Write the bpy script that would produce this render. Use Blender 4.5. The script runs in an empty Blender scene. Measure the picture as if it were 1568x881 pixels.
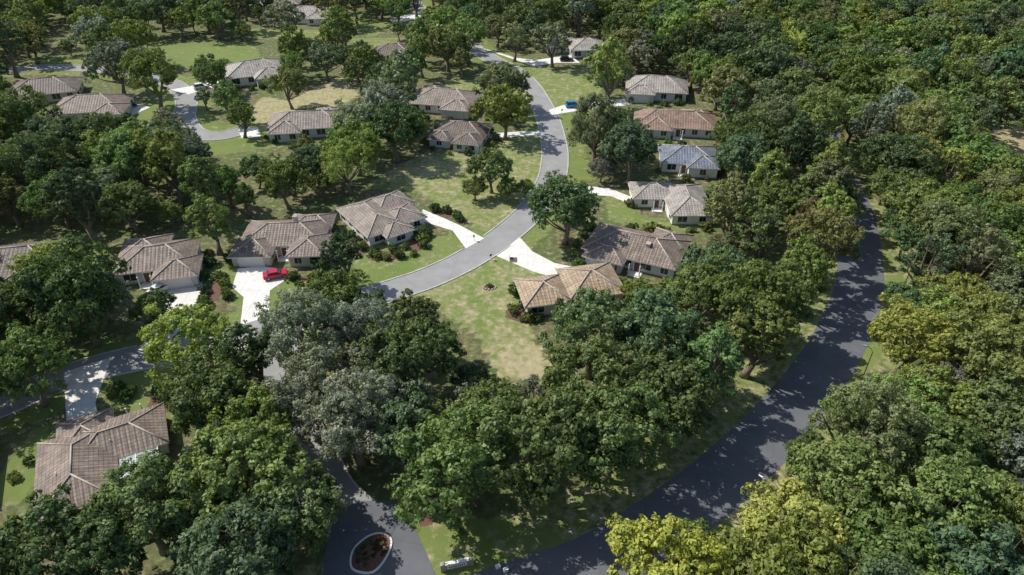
import bpy, bmesh, math, random
import numpy as np
from mathutils import Vector, Matrix
from collections import defaultdict
random.seed(7); rng=np.random.default_rng(7)
scene=bpy.context.scene
def link(o): scene.collection.objects.link(o); return o
def empty(name,loc=(0,0,0),rot=0,sc=1):
    e=bpy.data.objects.new(name,None); e.location=loc; e.rotation_euler=(0,0,rot); e.scale=(sc,sc,sc); e.empty_display_size=.5; return link(e)
# ------------------------------------------------------------ materials
def newmat(name):
    m=bpy.data.materials.new(name); m.use_nodes=True
    nt=m.node_tree; nt.nodes.clear()
    out=nt.nodes.new('ShaderNodeOutputMaterial'); b=nt.nodes.new('ShaderNodeBsdfPrincipled')
    nt.links.new(b.outputs[0],out.inputs[0]); b.inputs['Roughness'].default_value=.8
    b.inputs['Specular IOR Level'].default_value=.25
    return m,nt,b,out
def N(nt,t,**k):
    n=nt.nodes.new(t)
    for a,v in k.items(): setattr(n,a,v)
    return n
def noise(nt,vec,scale,detail=4,rough=.55):
    n=N(nt,'ShaderNodeTexNoise'); n.inputs['Scale'].default_value=scale; n.inputs['Detail'].default_value=detail; n.inputs['Roughness'].default_value=rough
    if vec is not None: nt.links.new(vec,n.inputs['Vector'])
    return n.outputs[0]
def ramp(nt,fac,stops):
    r=N(nt,'ShaderNodeValToRGB'); e=r.color_ramp.elements
    while len(e)<len(stops): e.new(.5)
    for i,(p,c) in enumerate(stops):
        e[i].position=p; e[i].color=(c,c,c,1) if not isinstance(c,tuple) else (*c,1)
    nt.links.new(fac,r.inputs[0]); return r.outputs[0]
def mix(nt,fac,a,b,mode='MIX'):
    m=N(nt,'ShaderNodeMix',data_type='RGBA',blend_type=mode)
    for s,v in ((0,fac),(6,a),(7,b)):
        if isinstance(v,(int,float)): m.inputs[s].default_value=v
        elif isinstance(v,tuple): m.inputs[s].default_value=(*v,1)
        else: nt.links.new(v,m.inputs[s])
    return m.outputs[2]
def math_(nt,op,a,b=None,clamp=False):
    m=N(nt,'ShaderNodeMath',operation=op,use_clamp=clamp)
    for i,v in enumerate((a,b)):
        if v is None: continue
        if isinstance(v,(int,float)): m.inputs[i].default_value=v
        else: nt.links.new(v,m.inputs[i])
    return m.outputs[0]
def bump(nt,b,h,dist=.05,strength=.6):
    n=N(nt,'ShaderNodeBump'); n.inputs['Distance'].default_value=dist; n.inputs['Strength'].default_value=strength
    nt.links.new(h,n.inputs['Height']); nt.links.new(n.outputs[0],b.inputs['Normal'])
def pos(nt): return N(nt,'ShaderNodeNewGeometry').outputs['Position']
def simple(name,col,rough=.7,var=.15,scale=2,metal=0,spec=.25,joints=False):
    m,nt,b,o=newmat(name); p=pos(nt); n=ramp(nt,noise(nt,p,scale,5),[(.3,0.),(.7,1.)])
    c=mix(nt,n,tuple(x*(1-var) for x in col),tuple(min(1,x*(1+var)) for x in col))
    if joints:
        br=N(nt,'ShaderNodeTexBrick'); br.offset=0; nt.links.new(p,br.inputs['Vector'])
        for k,v in (('Scale',1),('Brick Width',3.),('Row Height',3.),('Mortar Size',.03)): br.inputs[k].default_value=v
        br.inputs['Color1'].default_value=(1,1,1,1); br.inputs['Color2'].default_value=(.92,.92,.92,1); br.inputs['Mortar'].default_value=(.65,.63,.6,1)
        c=mix(nt,1.,c,br.outputs[0],'MULTIPLY')
        c=mix(nt,ramp(nt,noise(nt,p,.5,6,.7),[(.5,0.),(.75,.45)]),c,tuple(x*.55 for x in col))
    nt.links.new(c,b.inputs['Base Color']); b.inputs['Roughness'].default_value=rough; b.inputs['Metallic'].default_value=metal
    b.inputs['Specular IOR Level'].default_value=spec
    return m
def ground_mat():
    m,nt,b,o=newmat('ground_soil_and_grass'); p=pos(nt)
    a=N(nt,'ShaderNodeVertexColor'); a.layer_name='cover'
    s=N(nt,'ShaderNodeSeparateColor'); nt.links.new(a.outputs[0],s.inputs[0])
    n1=noise(nt,p,.12,6,.6); n2=noise(nt,p,.9,5,.65); n3=noise(nt,p,7,3,.7); n4=noise(nt,p,.33,5,.6)
    litter=mix(nt,ramp(nt,n2,[(.35,0.),(.65,1.)]),(.09,.09,.04),(.25,.19,.12))
    litter=mix(nt,ramp(nt,n1,[(.4,0.),(.6,1.)]),litter,(.10,.135,.045))
    grass=mix(nt,ramp(nt,n1,[(.35,0.),(.62,1.)]),(.145,.24,.04),(.24,.29,.085))
    grass=mix(nt,ramp(nt,n4,[(.35,0.),(.65,1.)]),grass,(.18,.22,.07))
    grass=mix(nt,ramp(nt,n3,[(.3,0.),(.7,.6)]),grass,(.14,.165,.05))
    dry=mix(nt,ramp(nt,n2,[(.3,0.),(.7,1.)]),(.30,.28,.13),(.5,.42,.27))
    dm=ramp(nt,math_(nt,'ADD',s.outputs[1],math_(nt,'MULTIPLY',math_(nt,'SUBTRACT',math_(nt,'ADD',math_(nt,'MULTIPLY',n2,.55),math_(nt,'MULTIPLY',n4,.55)),.55),2.8)),[(.25,0.),(.8,1.)])
    g2=mix(nt,dm,grass,dry)
    lm=ramp(nt,math_(nt,'ADD',s.outputs[0],math_(nt,'MULTIPLY',math_(nt,'SUBTRACT',n2,.5),1.2)),[(.38,0.),(.62,1.)])
    c=mix(nt,lm,litter,g2)
    c=mix(nt,math_(nt,'MULTIPLY',ramp(nt,n3,[(.3,1.),(.6,0.)]),.3),c,(.055,.065,.022))
    nt.links.new(c,b.inputs['Base Color']); b.inputs['Roughness'].default_value=.95
    bump(nt,b,noise(nt,p,5,6,.75),.15,.7); return m
def road_mat(name,col,sc=1.):
    m,nt,b,o=newmat(name); p=pos(nt)
    n1=noise(nt,p,.25,5,.6); n2=noise(nt,p,14,3,.7)
    c=mix(nt,ramp(nt,n1,[(.3,0.),(.7,1.)]),tuple(x*.82 for x in col),tuple(x*1.15 for x in col))
    c=mix(nt,ramp(nt,n2,[(.3,.0),(.75,.35)]),c,tuple(x*1.4 for x in col))
    v=N(nt,'ShaderNodeTexVoronoi',feature='DISTANCE_TO_EDGE'); v.inputs['Scale'].default_value=.12; nt.links.new(mix(nt,.3,p,N(nt,'ShaderNodeTexNoise').outputs[1],'ADD'),v.inputs[0])
    c=mix(nt,ramp(nt,v.outputs[0],[(0.,.4),(.01,0.)]),c,tuple(x*.5 for x in col))
    nt.links.new(c,b.inputs['Base Color']); b.inputs['Roughness'].default_value=.85; bump(nt,b,n2,.02,.5); return m
def roof_mat(name,c1,c2):
    m,nt,b,o=newmat(name); uv=N(nt,'ShaderNodeUVMap').outputs[0]; p=pos(nt)
    br=N(nt,'ShaderNodeTexBrick'); nt.links.new(uv,br.inputs['Vector'])
    br.inputs['Color1'].default_value=(*c1,1); br.inputs['Color2'].default_value=(*c2,1)
    br.inputs['Mortar'].default_value=(*[x*.35 for x in c1],1); br.inputs['Scale'].default_value=1
    br.inputs['Brick Width'].default_value=.42; br.inputs['Row Height'].default_value=.62; br.inputs['Mortar Size'].default_value=.035; br.inputs['Mortar Smooth'].default_value=.3; br.offset=0
    w=N(nt,'ShaderNodeTexWave'); w.bands_direction='X'; w.inputs['Scale'].default_value=.45; w.inputs['Distortion'].default_value=.3; nt.links.new(uv,w.inputs[0])
    c=mix(nt,math_(nt,'MULTIPLY',w.outputs[1],.4),br.outputs[0],tuple(x*.4 for x in c1))
    st=noise(nt,p,.45,6,.65)
    c=mix(nt,ramp(nt,st,[(.42,0.),(.72,.6)]),c,(.07,.062,.055))
    c=mix(nt,ramp(nt,noise(nt,p,.7,4,.6),[(.5,0.),(.8,.4)]),c,tuple(min(1,x*1.4) for x in c2))
    nt.links.new(c,b.inputs['Base Color']); bump(nt,b,math_(nt,'ADD',w.outputs[1],br.outputs['Fac']),.06,.7); b.inputs['Roughness'].default_value=.6; b.inputs['Specular IOR Level'].default_value=.3
    return m
def leaf_mat(name,tr=.4):
    m,nt,b,out=newmat(name); nt.nodes.remove(b)
    oi=N(nt,'ShaderNodeObjectInfo'); g=N(nt,'ShaderNodeNewGeometry'); tc=N(nt,'ShaderNodeTexCoord')
    hsv=N(nt,'ShaderNodeHueSaturation'); nt.links.new(oi.outputs['Color'],hsv.inputs['Color']); hsv.inputs['Saturation'].default_value=.93
    n=ramp(nt,noise(nt,tc.outputs['Object'],.42,2),[(.33,0.),(.67,1.)])
    nt.links.new(math_(nt,'ADD',.488,math_(nt,'ADD',math_(nt,'MULTIPLY',oi.outputs['Random'],.03),math_(nt,'MULTIPLY',n,-.014))),hsv.inputs['Hue'])
    nt.links.new(math_(nt,'ADD',math_(nt,'ADD',.65,math_(nt,'MULTIPLY',n,.5)),math_(nt,'MULTIPLY',oi.outputs['Random'],.4)),hsv.inputs['Value'])
    r=g.outputs['Random Per Island']
    c=mix(nt,1.,hsv.outputs[0],ramp(nt,r,[(0.,.55),(.5,.95),(1.,1.)]),'MULTIPLY')
    d=N(nt,'ShaderNodeBsdfDiffuse'); t=N(nt,'ShaderNodeBsdfTranslucent'); gl=N(nt,'ShaderNodeBsdfGlossy'); gl.inputs['Roughness'].default_value=.5
    gl.inputs['Color'].default_value=(.6,.62,.5,1)
    nt.links.new(c,d.inputs[0]); nt.links.new(mix(nt,1.,c,(1.0,1.0,.5),'MULTIPLY'),t.inputs[0])
    s1=N(nt,'ShaderNodeMixShader'); s1.inputs[0].default_value=tr; nt.links.new(d.outputs[0],s1.inputs[1]); nt.links.new(t.outputs[0],s1.inputs[2])
    s2=N(nt,'ShaderNodeMixShader'); s2.inputs[0].default_value=.03; nt.links.new(s1.outputs[0],s2.inputs[1]); nt.links.new(gl.outputs[0],s2.inputs[2])
    nt.links.new(s2.outputs[0],out.inputs[0]); return m
M={}
M['ground']=ground_mat()
M['street']=road_mat('street_asphalt',(.275,.27,.26)); M['blvd']=road_mat('boulevard_asphalt',(.125,.13,.14))
M['concrete']=simple('concrete',(.74,.71,.65),.8,.12,.6,joints=True); M['kerb']=simple('kerb_concrete',(.47,.46,.42),.8,.2,1)
M['leaf']=leaf_mat('oak_leaves'); M['bark']=simple('bark',(.2,.16,.12),.9,.4,3)
M['white']=simple('white_trim',(.78,.77,.73),.6,.04); M['glass']=simple('window_glass',(.03,.035,.04),.1,.3,1,spec=.6)
M['door']=simple('garage_door_paint',(.72,.7,.66),.6,.05); M['fdoor']=simple('front_door_wood',(.15,.07,.04),.5,.2)
M['cap']=simple('ridge_tile',(.42,.36,.31),.7,.25,1.5); M['dark']=simple('rubber',(.02,.02,.02),.7,.1); M['metal']=simple('metal',(.4,.4,.42),.35,.05,metal=.8)
M['mulch']=simple('mulch',(.15,.085,.06),.95,.4,4); M['stone']=simple('field_stone',(.35,.31,.25),.9,.3,3)
M['panel']=simple('lanai_panel',(.34,.36,.38),.5,.1,1)
M['pole']=simple('dark_pole',(.05,.05,.05),.4,.1)
for n,c in (('car_red',(.45,.01,.04)),('car_blue',(.01,.20,.42)),('car_black',(.02,.02,.025)),('car_white',(.7,.7,.7)),('flag_red',(.5,.03,.04)),('flag_blue',(.03,.04,.2))):
    M[n]=simple(n+'_paint',c,.3,.03,1,spec=.5)
walls={'cream':simple('cream_stucco',(.76,.72,.65),.9,.08,1),'grey':simple('grey_stucco',(.6,.61,.59),.9,.08,1),'tan':simple('tan_stucco',(.58,.5,.41),.9,.08,1)}
roofs={'brown':roof_mat('brown_tile',(.25,.19,.15),(.36,.285,.23)),'tan':roof_mat('tan_tile',(.44,.32,.20),(.57,.43,.29)),
 'taupe':roof_mat('taupe_tile',(.32,.26,.21),(.43,.36,.30)),'blue':roof_mat('blue_grey_shingle',(.21,.24,.30),(.28,.32,.38)),'dark':roof_mat('dark_brown_tile',(.17,.135,.11),(.26,.21,.175)),
 'grey':roof_mat('light_grey_tile',(.40,.365,.32),(.52,.47,.41)),'redbrown':roof_mat('red_brown_tile',(.31,.20,.145),(.41,.285,.22))}
# ------------------------------------------------------------ mesh helpers
def mesh_obj(name,verts,faces,mats,mi=None,parent=None,uvs=None,smooth=False):
    me=bpy.data.meshes.new(name); me.from_pydata(verts,[],faces)
    for m in mats: me.materials.append(m)
    if mi is not None: me.polygons.foreach_set('material_index',mi)
    if uvs is not None:
        l=me.uv_layers.new(name='UVMap'); l.data.foreach_set('uv',[c for u in uvs for c in u])
    if smooth: me.polygons.foreach_set('use_smooth',[True]*len(faces))
    me.update(); o=link(bpy.data.objects.new(name,me))
    if parent: o.parent=parent
    return o
class MB:
    def __init__(s): s.v=[];s.f=[];s.m=[]
    def box(s,c,d,mi=0,rz=0):
        b=len(s.v); cs,sn=math.cos(rz),math.sin(rz)
        for z in(-.5,.5):
            for x,y in((-.5,-.5),(.5,-.5),(.5,.5),(-.5,.5)):
                X,Y=x*d[0],y*d[1]; s.v.append((c[0]+X*cs-Y*sn,c[1]+X*sn+Y*cs,c[2]+z*d[2]))
        for f in((3,2,1,0),(4,5,6,7),(0,1,5,4),(1,2,6,5),(2,3,7,6),(3,0,4,7)): s.f.append([b+i for i in f]); s.m.append(mi)
    def tube(s,pts,rad,n=6,mi=0,cap=True):
        pts=[Vector(p) for p in pts]; b=len(s.v)
        for i,p in enumerate(pts):
            d=(pts[min(i+1,len(pts)-1)]-pts[max(i-1,0)]).normalized()
            a=d.orthogonal().normalized() if abs(d.z)<.95 else Vector((1,0,0)); a=(a-d*a.dot(d)).normalized(); c=d.cross(a)
            for k in range(n):
                t=2*math.pi*k/n; s.v.append(tuple(p+(a*math.cos(t)+c*math.sin(t))*rad[i]))
        for i in range(len(pts)-1):
            for k in range(n):
                s.f.append([b+i*n+k,b+i*n+(k+1)%n,b+(i+1)*n+(k+1)%n,b+(i+1)*n+k]); s.m.append(mi)
        if cap:
            s.f.append([b+k for k in range(n)][::-1]); s.m.append(mi)
            s.f.append([b+(len(pts)-1)*n+k for k in range(n)]); s.m.append(mi)
    def obj(s,name,mats,parent=None,smooth=False): return mesh_obj(name,s.v,s.f,mats,s.m,parent,smooth=smooth)
# ------------------------------------------------------------ site plan (metres; x east, y north)
MAIN=[(-95,58),(-77.5,68.1),(-71.7,72.4),(-67.2,76.4),(-60.1,80.1),(-50.2,83.4),(-41.2,87.7),(-31.6,92.9),(-21.4,99.1),(-14.8,103.4),(-8,109.8),(-1.2,118.9),(4.8,129.9),(8.9,142.5),(10.6,156.2),(10.6,168.5),(9.8,182.3),(7.7,196.9),(4.9,211),(.2,224.1),(-6.5,235.5),(-13,247.9),(-17.4,259.6),(-23.7,272.4),(-33,290.4),(-40.6,310.5),(-46,331.9),(-50,380)]
ST2=[(-230,215),(-170.4,221.3),(-156.5,226.8),(-138.5,225.4),(-123.5,220.7),(-106.4,211),(-96.2,196.9),(-90.5,181.4),(-83.4,170.7),(-76,169.4),(-70.1,175.2)]
ENT=[(-39,89),(-35,79),(-31,71),(-27,62),(-23,55),(-18,50),(-14,43),(-12,37)]
BLV=[(90,220),(84,180),(78,156),(75,139),(72,126),(66,109),(61,98),(54,87),(48,79),(41,71),(33,63),(25,56),(17,50),(9,45),(1,42),(-9,38),(-22,35),(-38,33),(-90,30)]
APR=[(-22.5,37),(-21,43),(-21.5,47),(-21.5,52),(-19,54),(-15,54),(-11,49),(-8.5,44),(-6,38)]
ISL=[(-18,44.8),(-18.3,47),(-17,48.8),(-15.5,49.3),(-14.2,48.6),(-14.1,47),(-14.9,45),(-16,44.2)]
LAWN=[([(-17,98),(-10,103),(-2,111),(6,106),(10,100),(1,94),(2,85),(5,77),(-1,77),(-4,87),(-10,93)],.42),
([(-33,121),(-24,115),(-8,118),(-8,112),(-16,103),(-22,101),(-28,106),(-29,115)],.2),
([(-32,140),(-28,148),(-22,156),(-12,158),(8,171),(7,149),(2,128),(-3,119),(-13,129),(-21,139),(-27,139)],.42),
([(8,226),(25,223),(26,198),(12,193),(10,204)],.35),([(15,187),(22,187),(19,178),(15,175)],.1),
([(-73,185),(-74,198),(-65,193),(-55,216),(-47,201),(-50,193),(-61,190),(-66,175)],.8),
([(-83,166),(-70,171),(-58,164),(-74,158)],.1),([(-132,254),(-96,256),(-88,237),(-108,229),(-121,231)],.15),
([(-111,193),(-95,190),(-93,182),(-106,182)],.1),([(-59,75),(-53,77),(-44,69),(-45,67),(-48,68),(-56,71)],.15),
([(-12,55),(-7,51),(7,48),(1,44),(-7,43)],.2),([(68,109),(73,110),(70,102),(59,85),(49,73),(43,68)],.25),
([(26,52),(33,57),(31,52)],.7),([(-66,301),(-47,280),(-53,266)],.2),([(-14,253),(-1,241),(-5,233)],.2),
([(128,178),(138,174),(126,152)],.95),([(-55,106),(-41,102),(-34,105),(-36,100),(-45,94)],.15),
([(-64,55),(-65,65),(-62,61),(-61,54)],.1),([(22,134),(26,125),(37,121),(34,118),(21,126)],.25),
([(-86,112),(-79,111),(-80,108)],.1),([(14,156),(18,151),(18,144),(13,145)],.1),
([(-60,262),(-42,262),(-46,248),(-58,250)],.3),([(-160,238),(-140,240),(-142,230),(-158,231)],.3),([(-20,212),(-8,214),(-6,200),(-18,203)],.4),([(-100,275),(-75,272),(-72,262),(-95,264)],.3)]
DRIVE=[[(-5.5,117),(-9,113.2),(-12,120),(-17,123),(-20,125),(-19,129),(-14,125),(-10.5,122)],
[(1.5,117.5),(-3,110.5),(4,105),(8,103),(14,103),(13,106),(8,108),(4,112)],
[(-51,106),(-47,107),(-43,106),(-41.,102.5),(-43,99),(-41,91.5),(-45,89),(-47,97),(-50,100)],
[(-65,100),(-60,102),(-56,102),(-54,94),(-55,83.5),(-59,82.5),(-59,94),(-62,97)],
[(-68,77.5),(-62.5,81),(-60,71),(-58,68),(-59,67),(-62,67)],
[(12,141),(22,139),(26,135),(31,132),(30,130),(26,131),(22,135),(11,137)],
[(10.5,188),(16,193),(33,197),(34,192),(18,187),(11,184)],
[(-14,253),(4,232),(7,228),(15,232),(23,232),(20,241),(8,235),(1,238)],
[(-104,205),(-93,213),(-89,211),(-97,201)],[(-117,198),(-103.8,190),(-106.4,183),(-111,187)],
[(-72.9,173),(-68.4,175.2),(-65.5,168.5),(-70.3,167.6)],[(-6.7,170.7),(8,172.9),(8,169.4),(-5.8,167.6)],
[(-50.3,290.4),(-38,304.7),(-34.9,295.7),(-46.6,283.1)]]
def smooth(pts,step=1.6):
    out=[]; P=[Vector(p) for p in pts]
    for i in range(len(P)-1):
        p0=P[max(i-1,0)];p1=P[i];p2=P[i+1];p3=P[min(i+2,len(P)-1)]
        n=max(1,int((p2-p1).length/step))
        for k in range(n):
            t=k/n; out.append(.5*((2*p1)+(p2-p0)*t+(2*p0-5*p1+4*p2-p3)*t*t+(3*p1-p0-3*p2+p3)*t**3))
    out.append(P[-1]); return out
def inpoly(x,y,poly):
    c=False; j=len(poly)-1
    for i in range(len(poly)):
        xi,yi=poly[i]; xj,yj=poly[j]
        if (yi>y)!=(yj>y) and x<(xj-xi)*(y-yi)/(yj-yi)+xi: c=not c
        j=i
    return c
def inpoly_np(X,Y,poly):
    c=np.zeros(X.shape,bool); j=len(poly)-1
    for i in range(len(poly)):
        xi,yi=poly[i]; xj,yj=poly[j]
        if yi!=yj: c^=((yi>Y)!=(yj>Y))&(X<(xj-xi)*(Y-yi)/(yj-yi)+xi)
        j=i
    return c
def dline(x,y,pts):
    d=1e9
    for i in range(len(pts)-1):
        ax,ay=pts[i];bx,by=pts[i+1]; dx,dy=bx-ax,by-ay
        t=max(0,min(1,((x-ax)*dx+(y-ay)*dy)/(dx*dx+dy*dy+1e-9))); d=min(d,math.hypot(x-ax-t*dx,y-ay-t*dy))
    return d
def dline_np(X,Y,pts):
    d=np.full(X.shape,1e9)
    for i in range(len(pts)-1):
        ax,ay=pts[i];bx,by=pts[i+1]; dx,dy=bx-ax,by-ay
        t=np.clip(((X-ax)*dx+(Y-ay)*dy)/(dx*dx+dy*dy+1e-9),0,1); d=np.minimum(d,np.hypot(X-ax-t*dx,Y-ay-t*dy))
    return d
ROADS=[('street',MAIN,6.2,'street',.024,True),('side_street',ST2,5.6,'street',.024,True),('entrance_road',ENT,6.5,'street',.016,True),('boulevard',BLV,8.,'blvd',.012,False)]
# ------------------------------------------------------------ ground
fx=np.arange(-200,200.1,1.25); fy=np.arange(18,350,1.25)
xs=np.concatenate([[-6000,-2000,-800,-400,-260,-220],fx,[220,260,400,800,2000,6000]]); ys=np.concatenate([[-6000,-2000,-600,-200,-60],fy,[370,420,600,1000,2500,6000]])
X,Y=np.meshgrid(xs,ys); nx,ny=len(xs),len(ys)
co=np.stack([X.ravel(),Y.ravel(),np.zeros(nx*ny)],1)
idx=np.arange(nx*ny).reshape(ny,nx); q=np.stack([idx[:-1,:-1],idx[:-1,1:],idx[1:,1:],idx[1:,:-1]],-1).reshape(-1,4)
me=bpy.data.meshes.new('ground'); me.vertices.add(len(co)); me.vertices.foreach_set('co',co.ravel())
me.loops.add(q.size); me.loops.foreach_set('vertex_index',q.ravel().astype(np.int32))
me.polygons.add(len(q)); me.polygons.foreach_set('loop_start',np.arange(0,q.size,4,dtype=np.int32)); me.update(calc_edges=True)
lawn=np.full(X.shape,.4); dryv=np.full(X.shape,.25)
dB=dline_np(X,Y,[p for p in BLV if p[1]<130]); lawn=np.where(dB<10,.62,lawn); dryv=np.where(dB<10,.4,dryv)
dM=np.minimum(dline_np(X,Y,MAIN),dline_np(X,Y,ST2)); lawn=np.where(dM<7,.7,lawn); dryv=np.where(dM<7,.2,dryv)
for poly,dr in LAWN:
    mk=inpoly_np(X,Y,poly)|(dline_np(X,Y,poly+[poly[0]])<1.); lawn[mk]=1; dryv[mk]=dr
bare=np.exp(-((X-3)**2+(Y-79)**2)/30)+.5*np.exp(-((X+24)**2+(Y-150)**2)/60); dryv=np.clip(dryv+bare*.6,0,1)
col=np.stack([lawn.ravel(),dryv.ravel(),np.zeros(nx*ny),np.ones(nx*ny)],1)
ca=me.color_attributes.new('cover','FLOAT_COLOR','POINT'); ca.data.foreach_set('color',col.ravel())
me.materials.append(M['ground']); link(bpy.data.objects.new('ground',me))
# ------------------------------------------------------------ roads and drives
for name,pts,w,mt,z,kerb in ROADS:
    P=smooth(pts); v=[];f=[];L=[];R=[]
    for i,p in enumerate(P):
        d=(P[min(i+1,len(P)-1)]-P[max(i-1,0)]).normalized(); n=Vector((-d.y,d.x)); L.append(p+n*w/2); R.append(p-n*w/2)
        for s in(-.5,-.17,.17,.5): a=p+n*w*s; v.append((a.x,a.y,z))
    for i in range(len(P)-1):
        for k in range(3): f.append([i*4+k,i*4+4+k,i*4+5+k,i*4+1+k])
    o=mesh_obj(name,v,f,[M[mt]])
    if kerb:
        mb=MB()
        for E,sg in((L,1),(R,-1)):
            for i in range(len(E)-1):
                m=(E[i]+E[i+1])/2
                if any(dline(m.x,m.y,r[1])<r[2]/2+.3 for r in ROADS if r[0]!=name): continue
                if inpoly(m.x,m.y,APR) or any(inpoly(m.x,m.y,d) for d in DRIVE): continue
                dd=(E[i+1]-E[i]); nn=Vector((-dd.y,dd.x)).normalized()*sg
                c=m+nn*.14; mb.box((c.x,c.y,.06),(dd.length+.02,.26,.12),0,math.atan2(dd.y,dd.x))
        mb.obj('kerb',[M['kerb']])
mesh_obj('entrance_apron',[(x,y,.028) for x,y in APR],[list(range(len(APR)))[::-1]],[M['blvd']])
for d in DRIVE:
    a=sum(d[i-1][0]*d[i][1]-d[i][0]*d[i-1][1] for i in range(len(d)))
    r=d if a>0 else d[::-1]; n=len(r)
    v=[(x,y,.045) for x,y in r]+[(x,y,-.02) for x,y in r]
    mesh_obj('driveway',v,[list(range(n))]+[[i,i+n,(i+1)%n+n,(i+1)%n] for i in range(n)],[M['concrete']])
# ------------------------------------------------------------ houses
SL=.42
def house(name,loc,rot,wings,roof='brown',wall='cream',garage=None,entry=None,lanai=None,chim=None,sc=1):
    root=empty(name,(loc[0],loc[1],0),math.radians(rot),sc)
    rv=[];rf=[];rm=[];ruv=[]; W=MB(); Wi=MB(); caps=MB()
    for wi,(cx,cy,lx,ly,h) in enumerate(wings):
        ov=.6; A=lx/2+ov; B=ly/2+ov; sw=A<B
        a,b_=(B,A) if sw else (A,B)
        top=h+b_*SL
        def T(x,y,z): return (cx+(-y if sw else x),cy+(x if sw else y),z)
        r=a-b_ ; r=max(r,.05)
        c=[T(-a,-b_,h),T(a,-b_,h),T(a,b_,h),T(-a,b_,h)]; R0=T(-r,0,top); R1=T(r,0,top)
        b0=len(rv); rv+=c+[R0,R1]+[(p[0],p[1],h-.22) for p in c]
        for fc in([0,1,5,4],[2,3,4,5],[1,2,5],[3,0,4]):
            rf.append([b0+i for i in fc]); rm.append(0)
            p0=Vector(rv[b0+fc[0]]); e=(Vector(rv[b0+fc[1]])-p0).normalized(); nrm=e.cross(Vector(rv[b0+fc[2]])-p0).normalized(); up=nrm.cross(e)
            for i in fc: d=Vector(rv[b0+i])-p0; ruv.append((d.dot(e)+wi*7.3,d.dot(up)))
        for i in range(4):
            j=(i+1)%4; rf.append([b0+i,b0+6+i,b0+6+j,b0+j]); rm.append(1); ruv+=[(0,0)]*4
        rf.append([b0+9,b0+8,b0+7,b0+6]); rm.append(1); ruv+=[(0,0)]*4
        up=Vector((0,0,.05))
        for p,q_ in((R0,R1),(c[0],R0),(c[3],R0),(c[1],R1),(c[2],R1)):
            caps.tube([Vector(p)+up*.4,Vector(q_)+up],[.13,.13],5)
        W.box((cx,cy,(h-.15)/2),(lx,ly,h-.15))
        W.box((cx,cy,.12),(lx+.1,ly+.1,.24),1)
        for ax,L,off in((0,lx,ly/2),(1,ly,lx/2)):
            n=max(1,int(L/3.6))
            for s in(-1,1):
                for k in range(n):
                    t=(k+.5)/n*L-L/2
                    ww,hh=(1.5,1.4) if (k+wi)%3 else (2.2,1.9); zc=1.2+hh*.3
                    for dd,wf,hf,mi in((.03,ww+.24,hh+.24,0),(.05,ww,hh,1)):
                        if ax==0: Wi.box((cx+t,cy+s*off,zc),(wf,2*dd,hf),mi)
                        else: Wi.box((cx+s*off,cy+t,zc),(2*dd,wf,hf),mi)
                    if ax==0: Wi.box((cx+t,cy+s*off,zc),(.06,.13,hh),0)
                    else: Wi.box((cx+s*off,cy+t,zc),(.13,.06,hh),0)
    W.obj('walls',[walls[wall],M['stone']],root); Wi.obj('windows',[M['white'],M['glass']],root)
    mesh_obj('roof',rv,rf,[roofs[roof],M['white']],rm,root,ruv); caps.obj('ridge_caps',[M['cap']],root,True)
    if garage:
        gx,gy,ga=garage; G=MB(); G.box((0,0,1.15),(5.,.16,2.3),0)
        for k in range(4): G.box((0,0,.35+k*.55),(4.8,.2,.46),0)
        G.box((0,0,2.4),(5.3,.24,.16),1); G.box((-2.6,0,1.15),(.14,.24,2.3),1); G.box((2.6,0,1.15),(.14,.24,2.3),1)
        o=G.obj('garage_door',[M['door'],M['white']],root); o.location=(gx,gy,0); o.rotation_euler=(0,0,math.radians(ga))
    if entry:
        ex,ey,ea=entry; G=MB(); G.box((0,0,1.1),(1.1,.16,2.2),0); G.box((0,0,2.3),(1.5,.22,.2),1); G.box((-.65,0,1.1),(.2,.22,2.2),1); G.box((.65,0,1.1),(.2,.22,2.2),1)
        G.box((0,-1.2,.06),(2.6,2.2,.12),2); G.tube([(-1.1,-2,.1),(-1.1,-2,2.7)],[.14,.12],8,1); G.tube([(1.1,-2,.1),(1.1,-2,2.7)],[.14,.12],8,1)
        o=G.obj('front_door',[M['fdoor'],M['white'],M['concrete']],root); o.location=(ex,ey,0); o.rotation_euler=(0,0,math.radians(ea))
    if lanai:
        lx0,ly0,w,d=lanai; G=MB(); z=2.6
        G.box((lx0,ly0,.07),(w,d,.14),2); G.box((lx0,ly0,z),(w,d,.08),1)
        for i in range(int(w/1.5)+1): G.box((lx0-w/2+i*w/int(w/1.5),ly0,z+.06),(.1,d,.1),0)
        for i in range(int(d/2)+1): G.box((lx0,ly0-d/2+i*d/int(d/2),z+.06),(w,.08,.07),0)
        for sx in(-1,0,1):
            for sy in(-1,0,1):
                if sx or sy: G.box((lx0+sx*(w/2-.08),ly0+sy*(d/2-.08),z/2),(.1,.1,z),0)
        G.obj('lanai',[M['white'],M['panel'],M['concrete']],root)
    if chim:
        G=MB(); G.box((chim[0],chim[1],chim[2]/2+1.6),(.8,1.,chim[2]),0); G.box((chim[0],chim[1],chim[2]+1.65),(1.,1.2,.14),1); G.obj('chimney',[walls['tan'],M['cap']],root)
    G=MB()
    for k in range(4):
        w=wings[k%len(wings)]; sw=w[2]<w[3]; lo,sh=(w[3],w[2]) if sw else (w[2],w[3])
        u=random.uniform(-.25,.25)*lo; v_=random.choice((-1,1))*sh*.22; x,y=(w[0]+v_,w[1]+u) if sw else (w[0]+u,w[1]+v_)
        z=w[4]+(sh*.28+.6)*SL; G.tube([(x,y,z-.3),(x,y,z+.35)],[.07,.07],6)
    G.obj('roof_vents',[M['white']],root)
    return root
T_='tile_roof_house'
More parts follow.
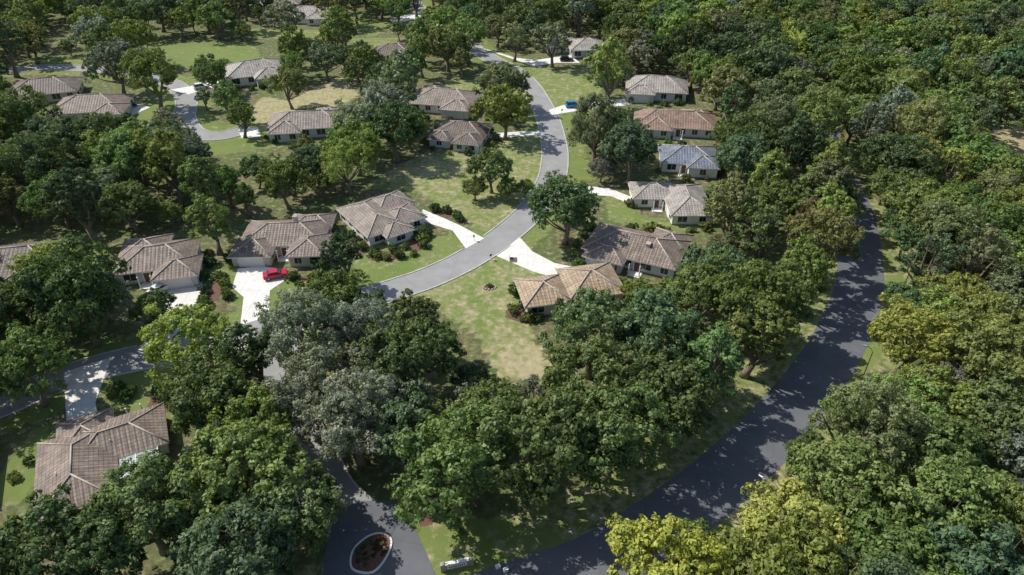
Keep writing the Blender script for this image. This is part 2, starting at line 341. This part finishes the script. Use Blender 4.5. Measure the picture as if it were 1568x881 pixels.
house(T_,(-54.4,56.8),27,[(0,0,9.8,16,2.9),(5.6,4.6,13.,8.6,2.75),(1,8,7.,7.4,2.65)],'brown','cream',garage=(1,11.8,0),entry=(8,9.,180),lanai=(7.9,-2.2,6.2,4.6),sc=.84)
house(T_,(-65,105.5),14,[(0,1,13.4,9.6,2.8),(4.2,-4,7.2,6.6,2.65),(-3,5,8,7.6,2.7)],'brown','grey',garage=(4.2,-7.4,0),entry=(-1.5,-3.9,0),sc=.95)
house(T_,(-44.,113.8),3,[(0,1.5,17.5,10.5,2.9),(-5.6,-4,8,7.4,2.7),(6.3,-4.3,7.2,8.4,3.),(5,6.6,8.6,6,2.75)],'brown','tan',garage=(-5.6,-7.8,0),entry=(0.6,-3.9,0),chim=(2,4,4),sc=.87)
house(T_,(-28.5,121.8),-54,[(0,0,16.5,9.6,2.8),(3.4,6.1,8,8.4,2.7),(-4.2,6.8,7.6,9,2.9),(8.,2.,5.8,6.4,2.65)],'taupe','cream',garage=(-4.2,11.4,0),entry=(-.2,10.4,180),sc=.84)
house(T_,(35.2,129.5),0,[(2,-.5,9.6,15.5,2.8),(-5.5,4.6,10,8.4,2.7)],'grey','cream',garage=(-2.9,-3,90),entry=(-5,.3,0),sc=.86)
house(T_,(23.5,110.5),-25,[(0,0,19,11,2.8),(6,5,7,7,2.7),(-4.5,-5.2,7.6,6,2.65)],'brown','grey',garage=(-4.5,-8.3,0),entry=(2,-5.6,0),chim=(3,-2,3.4),sc=.9)
house(T_,(9.5,97),12,[(-4.4,-.6,7.2,7.4,2.6),(4.4,0.4,9.,8.6,2.7)],'tan','tan',garage=(3.6,4.8,0))
house('shingle_roof_house',(42,151.5),-6,[(0,0,13.5,10.4,2.8),(3,-4.4,7,6.6,2.9)],'blue','cream',garage=(-6.9,0,90),entry=(-1.5,-5.3,0),sc=.92)
house(T_,(43.2,174),-10,[(0,0,22,11.4,2.8),(-5,-4,8,7.8,2.7),(6.5,4.6,8,6.8,2.7)],'redbrown','grey',garage=(-11.1,0,90),entry=(1,-5.8,0),sc=.93)
house(T_,(43,201),-9,[(0,0,17,12,2.9),(-4.6,-5,7.6,6,2.7)],'grey','grey',garage=(-4.6,-8.1,0))
house(T_,(26,243),5,[(0,0,12,11,2.8),(-8,5,11,9,2.7)],'grey','grey',garage=(-2,-5.1,0))
house(T_,(-13,166),-12,[(0,2,15,11,2.8),(3.5,-4.4,7.6,7.4,2.7),(-5,-3.6,6,6,2.65)],'dark','grey',garage=(7.4,-3,90),sc=.85)
house(T_,(-19,190.5),-10,[(0,0,19,12,2.8),(5,-5.6,8,7,2.7),(-5,5.4,7.4,7,2.7)],'taupe','cream',garage=(5,-9.2,0),sc=.95)
house(T_,(-54,173),8,[(0,0,19,11,2.8),(-5,-4.2,7.4,7,2.7),(5.6,4.2,7,7.4,2.7)],'taupe','grey',garage=(-9.6,-1,90))
house(T_,(-81,216),24,[(0,0,17,12,2.8),(3,-6,7.6,7,2.75)],'grey','cream',garage=(3,-9.6,0),sc=1.05)
house(T_,(-117,185),10,[(0,0,18,12,2.8),(6,-5,7.4,7,2.7)],'brown','grey',garage=(6,-8.6,0))
house(T_,(-138,199),20,[(0,0,18,12,2.8),(-5,-5,7,7,2.7)],'dark','tan')
house(T_,(-40,236),-5,[(0,0,14,11,2.8),(3,-4,6,8,2.7)],'dark','tan')
house(T_,(-81,289),0,[(0,0,18,12,2.8),(4,-5,8,7,2.7)],'grey','cream')
house(T_,(-100,310),8,[(0,0,18,12,2.8)],'taupe','cream')
house(T_,(-90,105),10,[(0,0,16,11,2.8),(4,-4,7,7,2.7)],'dark','grey')
house(T_,(-72,57),27,[(0,0,9,12,2.8)],'brown','cream')
house(T_,(-190,236),12,[(0,0,18,12,2.8),(4,-5,8,7,2.7)],'dark','cream')
# ------------------------------------------------------------ trees
def leaves(cent,outd,n,size,rg,spread):
    k=len(cent); c=np.repeat(cent,n,0); od=np.repeat(outd,n,0)
    g=rg.normal(size=(k*n,3)); g/=np.linalg.norm(g,axis=1,keepdims=True)
    c=c+g*(rg.random((k*n,1))**.45)*spread*np.array([1,1,.75])
    nn=od*.7+g*.7+rg.normal(size=(k*n,3))*.45+np.array([0,0,.25]); nn/=np.linalg.norm(nn,axis=1,keepdims=True)
    t=rg.normal(size=(k*n,3)); t-=nn*(t*nn).sum(1,keepdims=True); t/=np.linalg.norm(t,axis=1,keepdims=True); b=np.cross(nn,t)
    s=size*(.6+.8*rg.random((k*n,1))); 
    return np.stack([c-t*s*.6,c-b*s*.33+nn*s*.12,c+t*s*.6,c+b*s*.33+nn*s*.12],1).reshape(-1,3)
def tree_mesh(name,r,h,puffs,twigs,lv,seed,size=.36,base=.34,droop=0,pr=(1.2,2.2),bare=False,spr=.5):
    rg=np.random.default_rng(seed); random.seed(seed)
    mb=MB(); cz=h*(base+1)/2*.98; hz=h-cz
    gold=math.pi*(3-5**.5); pc=[];pd=[];prr=[]
    for i in range(puffs):
        z=1-(i+.5)/puffs*1.5; a=i*gold+rg.normal()*.4; z=max(-.6,min(.98,z+rg.normal()*.12)); q=math.sqrt(1-z*z)
        d=np.array([q*math.cos(a),q*math.sin(a),z]); rad=rg.uniform(*pr)*r/6.5
        f=rg.uniform(.55,1.02)*(1+.18*math.sin(3*a+seed)+.12*math.sin(2*a+seed*2))
        p=d*np.array([r*f-rad*.45,r*f-rad*.45,hz*rg.uniform(.65,1.04)-rad*.3]); pc.append(p+np.array([0,0,cz])); pd.append(d); prr.append(rad)
    for i in range(puffs//7):
        g=rg.normal(size=3); g/=np.linalg.norm(g); pc.append(g*np.array([r*.4,r*.4,hz*.45])+np.array([0,0,cz])); pd.append(g); prr.append(rg.uniform(*pr)*r/6.5)
    pc=np.array(pc);pd=np.array(pd);prr=np.array(prr)
    tr=.035*h; lean=rg.normal(size=2)*.5
    fork=Vector((lean[0],lean[1],h*.24)); mb.tube([(0,0,-.1),(lean[0]*.3,lean[1]*.3,h*.08),tuple(fork)],[tr*1.5,tr*1.05,tr*.85],8)
    nl=9 if not bare else 16
    for i in rg.choice(len(pc),min(len(pc),nl),replace=False):
        e=Vector(pc[i]); m=fork.lerp(e,.5)+Vector((rg.normal()*.4,rg.normal()*.4,-.4)); mb.tube([fork-Vector((0,0,.3)),m,e],[tr*.55,tr*.32,tr*.1],5,cap=False)
        for _ in range(3 if not bare else 7):
            e2=e+Vector(rg.normal(size=3)*1.1*r/6.5); mb.tube([m.lerp(e,.6),e2],[tr*.16,tr*.04],4,cap=False)
    k=len(pc); g=rg.normal(size=(k*twigs,3)); g/=np.linalg.norm(g,axis=1,keepdims=True)
    P_=np.repeat(pc,twigs,0); D=np.repeat(pd,twigs,0); RR=np.repeat(prr,twigs)[:,None]
    g=g+D*.6; g/=np.linalg.norm(g,axis=1,keepdims=True)
    tc=P_+g*RR*(.6+.6*rg.random((len(g),1)))*np.array([1,1,.8])
    if droop: tc[:,2]-=droop*rg.random(len(tc))**2
    LV=leaves(tc,g,lv,size,rg,spr*r/6.5)
    nb=len(mb.v); V=np.concatenate([np.array(mb.v),LV]); nq=len(LV)//4
    bl=mb.f; lv_idx=np.concatenate([np.array([i for f in bl for i in f],np.int32),np.arange(nb,nb+nq*4,dtype=np.int32)])
    ln=np.array([len(f) for f in bl]+[4]*nq,np.int32); st=np.concatenate([[0],np.cumsum(ln)[:-1]]).astype(np.int32)
    me=bpy.data.meshes.new(name); me.vertices.add(len(V)); me.vertices.foreach_set('co',V.ravel()); me.loops.add(len(lv_idx)); me.loops.foreach_set('vertex_index',lv_idx)
    me.polygons.add(len(ln)); me.polygons.foreach_set('loop_start',st); me.update(calc_edges=True)
    me.materials.append(M['bark']); me.materials.append(M['leaf'])
    me.polygons.foreach_set('material_index',np.array([0]*len(bl)+[1]*nq,np.int32)); me.update(); return me
oaks=[tree_mesh('oak_crown',6.5,12.5,34,20,17,11,pr=(1.2,2.3),size=.38),tree_mesh('oak_crown',6.5,13,44,16,17,12,pr=(.9,1.8),size=.36),
 tree_mesh('oak_crown',6.2,12,30,22,17,13,pr=(1.4,2.5),size=.38),tree_mesh('oak_crown',6.6,13.5,40,18,17,14,pr=(1.,2.2),base=.28,size=.38),
 tree_mesh('oak_crown',6.,11.5,38,18,17,15,pr=(.9,2.))]
talls=[tree_mesh('tall_tree',4.8,15,36,17,16,21,pr=(1.,1.8),base=.25),tree_mesh('tall_tree',4.6,16,40,15,16,22,pr=(.9,1.7),base=.3),tree_mesh('tall_tree',5.,14,34,18,16,23,pr=(1.1,2),base=.25)]
mossy=[tree_mesh('moss_tree',6.5,14,46,18,17,31,size=.3,droop=1.6,pr=(.8,1.7)),tree_mesh('moss_tree',6.2,15,42,20,17,32,size=.3,droop=2.,pr=(.8,1.8),base=.28)]
far=[tree_mesh('far_crown',6.4,12.5,34,12,8,61,size=.62,pr=(1.2,2.2)),tree_mesh('far_crown',6.2,13.5,38,11,8,62,size=.6,pr=(.9,1.9),base=.3),tree_mesh('far_crown',5.,15,34,11,8,63,size=.58,pr=(1,1.8),base=.3),tree_mesh('far_crown',6.6,12,30,13,8,64,size=.62,pr=(1.3,2.4))]
thin=tree_mesh('sparse_tree',4.5,13,28,10,12,41,size=.34,pr=(1.,1.7),bare=True)
shrubm=[tree_mesh('shrub',1.1,1.5,14,10,14,50+i,size=.2,base=-.1,pr=(2.,2.9)) for i in range(2)]
PAL={'mid':(.165,.25,.058),'dark':(.10,.165,.055),'bright':(.245,.325,.065),'yellow':(.36,.38,.06),'grey':(.255,.295,.175),'olive':(.22,.255,.09),'blue':(.135,.22,.085),'red':(.27,.16,.09),'redleaf':(.24,.08,.05)}
def put(me,name,x,y,s=1,color='mid',parent=None,sz=None):
    o=bpy.data.objects.new(name,me); o.location=(x,y,0); o.rotation_euler=(random.uniform(-.05,.05),random.uniform(-.05,.05),random.uniform(0,6.28))
    q=random.uniform(.92,1.08); o.scale=(s*q,s/q,(sz or s)*random.uniform(.92,1.1)); c=PAL[color]; j=random.uniform(.85,1.15)
    o.color=(c[0]*j*random.uniform(.9,1.12),c[1]*j,c[2]*j*random.uniform(.85,1.4),1); link(o)
    if parent: o.parent=parent
    return o
random.seed(3)
TREES=[(10.4,115,1.12,'o','dark'),(-4.5,136.7,.8,'o','mid'),(-8,133,.45,'o','bright'),(-1,132.5,.4,'o','mid'),(3,134.5,.35,'o','bright'),(-2.5,187,1.2,'o','olive'),(20,152,1.15,'m','olive'),(27,153,.8,'o','olive'),(-100,188.6,1.15,'o','bright'),(-89,200,.95,'o','mid'),(-69.5,168,.75,'t','mid'),(-62.6,188.6,.9,'o','olive'),
(-56,111,.85,'t','bright'),(-29.8,100.6,.7,'t','dark'),(-46,75,1.0,'o','bright'),(-66,84,1.15,'o','dark'),(-73,88,1.1,'o','dark'),(-80,73,1.0,'o','mid'),(-57.5,88,.6,'o','dark'),(-14,70.5,1.05,'o','dark'),(-31.3,52,1.1,'o','bright'),(-19.6,60,1.05,'m','grey'),(-29,74,1.1,'m','grey'),(-22,77,.95,'m','grey'),(-46,41,1.0,'o','dark'),
(57,114,.75,'s','red'),(61,119,.9,'o','mid'),(51,119,.9,'o','mid'),(-40,47,.95,'o','mid'),(-6.2,52,1.05,'o','mid'),(3.4,54,1.1,'o','mid'),(10,65,1.1,'o','mid'),(20,75.6,1.1,'o','blue'),(36,83,1.15,'o','mid'),(11.5,76.5,1.0,'o','blue'),(-16.8,63,.9,'m','grey'),(-27.6,153,1.1,'o','dark'),(-38.6,63,.95,'o','mid'),(-74,68,.8,'o','mid'),(-3.5,61,.9,'o','mid'),(2.5,67,.6,'s','grey'),(29.5,88,1.05,'o','mid'),(-25,66,1.,'m','grey'),(-33,60,1.,'o','bright'),(-24,48,.9,'o','mid'),(-28,42,1.1,'o','dark'),(12,57,1.,'o','mid'),(20,64,1.05,'o','mid'),(-7,66,.6,'s','grey'),
(30,44,1.0,'o','yellow'),(37,50,1.0,'o','bright'),(27,37,1,'o','bright'),(43,57,1.0,'m','olive'),(38,41,1.0,'o','mid'),(47,47,1.0,'o','bright'),(50,62,.9,'o','bright')]
bl=smooth(BLV,6.8)
for i in range(1,len(bl)-1):
    p=bl[i]; d=(bl[i+1]-bl[i-1]).normalized(); n=Vector((d.y,-d.x))
    if n.x>0: n=-n
    if p.y>58 and p.y<150:
        q_=p+n*(7.2+random.random()*1.5); TREES.append((q_.x,q_.y,random.uniform(.92,1.08),random.choice('ott'),random.choice(['mid','olive','blue','bright'])))
for x,y,s,k,c in TREES:
    me={'o':random.choice(oaks),'t':random.choice(talls),'m':random.choice(mossy),'s':thin}[k]
    put(me,{'o':'oak_tree','t':'slender_tree','m':'mossy_oak_tree','s':'sparse_tree'}[k],x,y,s,c)
HC=[(-54,57,9),(-49,63,7),(-56,51.5,6.5),(-49,56,4),(-65,105,8),(-45,111,9.5),(-43,104,3),(-28,121,9),(34,128,8.5),(22,110,8.5),(28,107,6),(6,95.5,5.5),(13,97,7.5),(17,98,4),(41,151,7.5),(44,173,10),(43,200,8.5),(26,242,8),(-13,165,8),(-18,189,10),(-54,172,9.5),(-81,214,9),(-117,184,9),(-138,198,9),(-40,235,7),(-81,288,7),(-102,308,6),(-90,105,2),(-71,58,2),(-165,262,7)]
HS=[(-54,57,10.5),(-47,62,8),(-65,105,10),(-44,113,11),(-28,121,10.5),(35,129,10.5),(23,110,12),(9,97,9),(42,151,9.5),(44,174,13),(43,201,11),(26,243,9),(18,248,7),(-13,166,10),(-19,190,12),(-54,173,12),(-81,215,11),(-117,185,12),(-138,199,12),(-40,236,10),(-81,289,11),(-100,310,11),(-90,105,10),(-72,57,8),(-190,236,11)]
VIS=[p for p,_ in LAWN]+DRIVE
BB=[(min(a for a,b in p),max(a for a,b in p),min(b for a,b in p),max(b for a,b in p)) for p in VIS]
MV=[p for p in MAIN if 98<p[1]<226]; BS=[p for p in BLV if p[1]<112]
EL=math.radians(49)
def blocked(x,y,r,h):
    if dline(x,y,MAIN)<4.2 or dline(x,y,ST2)<4.2 or dline(x,y,ENT)<4.4 or dline(x,y,BLV)<(5.8 if y<120 else 4.4) or inpoly(x,y,APR): return True
    for a,b,R in HS:
        if math.hypot(x-a,y-b)<R: return True
    for d in DRIVE:
        if inpoly(x,y,d) or dline(x,y,d+[d[0]])<1.2: return True
    if math.hypot(x-55,y-107)<6: return True
    for f in(0,.35,.62,.88):
        k=70/(70-h*f); qx,qy=x*k,y*k; rr=r*k*(.12,.5,.72,.5)[int(f*4)]
        if dline(qx,qy,MV)<3.+rr*.8: return True
        if dline(qx,qy,BS)<1.6+rr*.35: return True
        if dline(qx,qy,ST2)<1.5+rr*.5: return True
        for a,b,R in HC:
            if math.hypot(qx-a*1.05,qy-b*1.05)<R+rr*.75: return True
        for p,bb in zip(VIS,BB):
            if qx<bb[0]-rr or qx>bb[1]+rr or qy<bb[2]-rr or qy>bb[3]+rr: continue
            if inpoly(qx,qy,p) or dline(qx,qy,p+[p[0]])<rr*.75: return True
    sx,sy=x+.93*h*.72/math.tan(EL),y-.37*h*.72/math.tan(EL)
    for a,b,R in HC:
        if math.hypot(sx-a,sy-b)<R*.8+r*.35: return True
    for p in VIS[:2]+VIS[3:4]+VIS[5:6]+VIS[7:8]+VIS[9:10]:
        if inpoly(sx,sy,p): return True
    return False
wood=empty('woodland'); placed=[(t[0],t[1]) for t in TREES]
cell=defaultdict(list)
for p in placed: cell[(int(p[0]//9),int(p[1]//9))].append(p)
cnt=0
for tier,(smin,smax,dens,tries) in enumerate(((.8,1.2,7.3,8500),(.45,.72,5.2,6000))):
    for _ in range(tries):
        y=24+(random.random()**.75)*345; hw=.78*math.hypot(y,60)+15; x=random.uniform(-hw,hw)
        right=x>np.interp(y,[30,45,56,71,87,109,139,180,400],[-90,9,25,41,54,66,75,84,100])
        s=random.uniform(smin,smax)*(1 if not right else .92); r=6.3*s; h=13*s
        cx,cy=int(x//9),int(y//9); near=False; dd=dens*(.93 if right else 1.2 if (y>150 and x<30) else 1)
        for i in(-1,0,1):
            for j in(-1,0,1):
                for p in cell[(cx+i,cy+j)]:
                    if math.hypot(p[0]-x,p[1]-y)<dd: near=True;break
        if near or blocked(x,y,r,h): continue
        cell[(cx,cy)].append((x,y))
        t=random.random()
        if right: c=random.choices(['mid','bright','yellow','olive','grey','dark','blue'],[.26,.34,.05,.13,.07,.05,.1])[0]
        elif x<-20 and y<120: c=random.choices(['mid','bright','dark','olive','grey','blue'],[.32,.1,.24,.1,.12,.12])[0]
        else: c=random.choices(['mid','bright','dark','olive','grey','blue'],[.34,.16,.12,.16,.1,.12])[0]
        if y>160: me=random.choice(far)
        elif tier==0: me=random.choice(oaks) if t<.64 else random.choice(talls) if t<.82 else random.choice(mossy) if t<.93 else thin
        else: me=random.choice(oaks+talls)
        put(me,'woodland_tree',x,y,s,c,wood); cnt+=1
print('trees',cnt)
# ------------------------------------------------------------ shrubs
SH=[(-32.6,117.5),(-31,115.2),(-29.3,113),(-27,110.5),(-25,110),(-23.3,112.2),(-20.2,113.4),(-18.6,115.9),(-18.1,119),(-16.6,128.8),(-13.6,127.5),(-11.4,124.7),(-21.8,110.5),(-24.2,108.8),(.7,99),(-52,101),(-49.7,97.1),(-36,102.1),(-34.9,106),(-51.2,73.3),(-48.4,70),(-57.9,73.3),(-17,117.3),(-19.5,111),(-16.5,113.5),(-39,103),(-38,101),(-53,103),(-54,98),(-53.5,96),(-52,94),(0,92.3),(2,90.5),(4.5,90),(-50,72),(-52.5,74.5),(-56,72.3),(14,118),(16,120),(24,119.5),(28,121),(30,119.7)]
for x,y in SH:
    for _ in range(2): put(random.choice(shrubm),'round_shrub',x+random.uniform(-.8,.8),y+random.uniform(-.8,.8),random.uniform(.6,1.15),random.choice(['dark','mid','bright']))
for hx,hy,R in HS[:18]:
    for k in range(12):
        a=random.uniform(0,6.28); x=hx+(R-1)*math.cos(a); y=hy+(R-1)*math.sin(a)
        if any(inpoly(x,y,d) for d in DRIVE) or dline(x,y,MAIN)<4: continue
        put(random.choice(shrubm),'round_shrub',x,y,random.uniform(.6,1.3),random.choice(['dark','mid','bright','olive']))
for i in range(18):
    t=i/17; put(random.choice(shrubm),'red_leaf_shrub',-13.5+t*7+random.uniform(-.6,.6),58-t*8+random.uniform(-.6,.6),random.uniform(.4,.65),random.choice(['redleaf','redleaf','mid']))
def bed(x,y,rx,ry,mat='mulch',z=.02,name='mulch_bed'):
    n=22; ph=random.random()*6
    mesh_obj(name,[(x+rx*math.cos(2*math.pi*i/n)*(1+.12*math.sin(3*i*.6+ph)),y+ry*math.sin(2*math.pi*i/n)*(1+.1*math.cos(i*.9+ph)),z) for i in range(n)],[list(range(n))],[M[mat]])
for b in((-30,114,2.6,3.6),(-24.5,110.3,3.,1.8),(-18.5,115,1.8,2.8),(-14,127,3.5,1.4),(-53.,98,1.6,4.),(1.8,92,3,2),(-50,71.5,2.5,2.5),(-36.5,103,2.,1.2),(-10.3,54,1.4,4.)): bed(*b)
root=empty('stone_garden_bed',(-4,100,0)); mb=MB(); random.seed(5)
for i in range(11):
    a=i*math.pi/5.5; mb.box((1.1*math.cos(a),.8*math.sin(a),.08),(.35,.28,.22),0,a+1.57+random.random())
mb.obj('stones',[M['stone']],root)
mesh_obj('soil',[(1.05*math.cos(i*.3927),.75*math.sin(i*.3927),.05) for i in range(16)],[list(range(16))],[M['mulch']],parent=root)
o=put(shrubm[0],'plant',0,0,.5,'olive',root)
isl=[tuple(v) for v in smooth(ISL[-2:]+ISL+ISL[:2],.35)]
k0=min(range(3,len(isl)//2),key=lambda i:math.hypot(isl[i][0]-ISL[0][0],isl[i][1]-ISL[0][1])); k1=min(range(len(isl)//2,len(isl)),key=lambda i:math.hypot(isl[i][0]-ISL[0][0],isl[i][1]-ISL[0][1]))
isl=isl[k0:k1]
root=empty('entrance_island'); n=len(isl); mb=MB()
for i in range(n):
    a=Vector(isl[i]); b=Vector(isl[(i+1)%n]); d=b-a; m=(a+b)/2; mb.box((m.x,m.y,.09),(d.length+.04,.22,.18),0,math.atan2(d.y,d.x))
mb.obj('kerb_ring',[M['white']],root)
mesh_obj('soil',[(x,y,.12) for x,y in isl],[list(range(n))[::-1]],[M['mulch']],parent=root)
for i in range(60):
    x=random.uniform(-18,-14.2); y=random.uniform(44.4,49)
    if inpoly(x,y,ISL) and dline(x,y,ISL+[ISL[0]])>.4: put(random.choice(shrubm),'flowers',x,y,random.uniform(.2,.36),random.choice(['redleaf','dark','olive','dark']),root)
# ------------------------------------------------------------ vehicles
def car(loc,rot,paint,suv=False):
    root=empty('parked_car',(loc[0],loc[1],.05),math.radians(rot)); H=1.75 if suv else 1.45
    prof=[(-2.25,.35),(-2.28,.75),(-2.1,.98),(-1.2,1.02),(.9,1.0),(1.9,.88),(2.22,.68),(2.25,.35)]
    v=[];f=[]; ys=[(-.9,1),(-.82,1.0),(.82,1.),(.9,1)]
    def ring(y): 
        b=len(v); v.extend((x*(1 if abs(y)<.85 else .985),y,.3+(z-.3)*(1 if abs(y)<.85 else .93)) for x,z in prof); return b
    bs=[ring(y) for y,z in ys]; m=len(prof)
    for a,b in zip(bs,bs[1:]):
        for i in range(m): j=(i+1)%m; f.append([a+i,a+j,b+j,b+i])
    f.append([bs[0]+i for i in range(m)][::-1]); f.append([bs[-1]+i for i in range(m)])
    mesh_obj('body',v,f,[paint],parent=root)
    back=-2.0 if suv else -1.55
    cb=[(back,.78,.98),(1.05,.78,.98),(.3,.66,H-.06),(back+.4,.66,H-.06)]
    gv=[(x,-y,z) for x,y,z in cb]+[(x,y,z) for x,y,z in cb]
    mesh_obj('cabin_glass',gv,[[0,1,2,3],[7,6,5,4],[1,5,6,2],[4,0,3,7]],[M['glass']],parent=root)
    mb=MB(); mb.box(((.3+back+.4)/2,0,H-.03),(.3-back-.35,1.34,.07)); 
    for s in(-1,1):
        for a,b in((cb[0],cb[3]),(cb[1],cb[2])): mb.tube([(a[0],s*a[1],a[2]),(b[0],s*b[1],b[2])],[.05,.05],4)
        mb.tube([((back+.6)/2,s*.78,.98),((back+.6)/2,s*.67,H-.05)],[.05,.05],4); mb.box((.85,s*.98,1.),(.15,.2,.12))
    mb.obj('roof_and_pillars',[paint],root)
    mb=MB()
    for x in(-1.4,1.4):
        for s in(-1,1): mb.tube([(x,s*.72,.33),(x,s*.93,.33)],[.33,.33],14,0); mb.tube([(x,s*.9,.33),(x,s*.945,.33)],[.2,.2],10,1)
    mb.obj('wheels',[M['dark'],M['metal']],root)
    mb=MB()
    for s in(-1,1): mb.box((2.2,s*.65,.68),(.1,.35,.14),0); mb.box((-2.26,s*.68,.8),(.06,.28,.16),1)
    mb.obj('lights',[M['white'],M['flag_red']],root)
car((-43.,103.3),20,M['car_red']); car((17.5,190.3),12,M['car_blue'],True); car((-110,190.5),20,M['car_black'],True); car((-62.2,98.8),60,M['car_white'])
car((18.5,234),5,M['car_black'],True); car((-95,206),35,M['car_white'],True)
# flagpole, lamps, mailboxes, sign
root=empty('flagpole',(-.4,101.7,0)); mb=MB(); mb.tube([(0,0,0),(0,0,5.6)],[.06,.04],8); mb.box((0,0,5.65),(.14,.14,.14)); mb.obj('pole',[M['white']],root)
mb=MB()
for k in range(7): mb.box((.7,.05*(k%2),4.3+.15*k),(1.3,.02,.145),k%2)
mb.box((.35,.02,5.05),(.6,.12,.45),2); mb.obj('flag',[M['flag_red'],M['white'],M['flag_blue']],root)
def lamp(x,y,rot):
    root=empty('street_lamp',(x,y,0),math.radians(rot)); mb=MB(); mb.tube([(0,0,0),(0,0,.5),(0,0,5.2),(.25,0,5.7),(.9,0,5.9)],[.14,.08,.06,.05,.04],8); mb.obj('pole',[M['pole']],root)
    mb=MB(); mb.tube([(.8,0,5.95),(.95,0,5.88),(1.5,0,5.85)],[.06,.17,.1],8); mb.obj('lamp_head',[M['metal']],root)
lamp(52.5,76,140); lamp(70,100,150); lamp(30,52,130)
root=empty('entrance_sign',(-6.2,45,0),.25); mb=MB(); mb.box((0,0,.5),(3,.35,1.),0); mb.box((-1.65,0,.6),(.45,.5,1.25),0); mb.box((1.65,0,.6),(.45,.5,1.25),0); mb.box((0,0,1.04),(2.8,.45,.09),1); mb.box((0,0,.55),(2.2,.42,.55),1); mb.obj('wall',[M['stone'],M['white']],root)
mb=MB()
for k in range(8): mb.box((-.85+k*.24,0,.55),(.14,.46,.24))
mb.obj('letters',[M['pole']],root)
for x,y in((-7.5,116),(-4,109),(-47,87.5),(-53.8,84.6),(7.2,141.5),(14.5,171),(-68,80.5),(14,185)):
    root=empty('mailbox',(x,y,0),random.random()*3); mb=MB(); mb.box((0,0,.55),(.1,.1,1.1)); mb.obj('post',[M['white']],root); mb=MB(); mb.tube([(-.25,0,1.18),(.25,0,1.18)],[.13,.13],8); mb.box((.0,0,1.08),(.5,.24,.12)); mb.obj('box',[M['dark']],root)
for x,y in((-1.6,44.9),(-.7,44.5)):
    root=empty('utility_box',(x,y,0),.4); mb=MB(); mb.box((0,0,.2),(.5,.35,.4)); mb.box((0,0,.42),(.56,.4,.05)); mb.obj('cabinet',[M['white']],root)
# ------------------------------------------------------------ light, sky, camera
az=Vector((-.93,.37)).normalized(); d=Vector((az.x*math.cos(EL),az.y*math.cos(EL),math.sin(EL)))
sl=bpy.data.lights.new('sun','SUN'); sl.energy=5; sl.angle=math.radians(.5); sl.color=(1,.96,.89); so=link(bpy.data.objects.new('sun',sl)); so.rotation_euler=d.to_track_quat('Z','Y').to_euler(); so.location=(0,0,90)
w=bpy.data.worlds.new('World'); scene.world=w; w.use_nodes=True; nt=w.node_tree
sk=nt.nodes.new('ShaderNodeTexSky'); sk.sky_type='NISHITA'; sk.sun_disc=False; sk.sun_elevation=EL; sk.sun_rotation=math.atan2(az.x,az.y)
nt.links.new(sk.outputs[0],nt.nodes['Background'].inputs[0]); nt.nodes['Background'].inputs[1].default_value=.15
cd=bpy.data.cameras.new('camera'); cd.lens=24; cd.sensor_width=36; cd.clip_end=12000; cd.clip_start=.5
co=link(bpy.data.objects.new('camera',cd)); co.location=(0,0,70); co.rotation_euler=(math.radians(55),0,0); scene.camera=co
scene.view_settings.view_transform='Standard'; scene.view_settings.look='None'; scene.view_settings.exposure=0
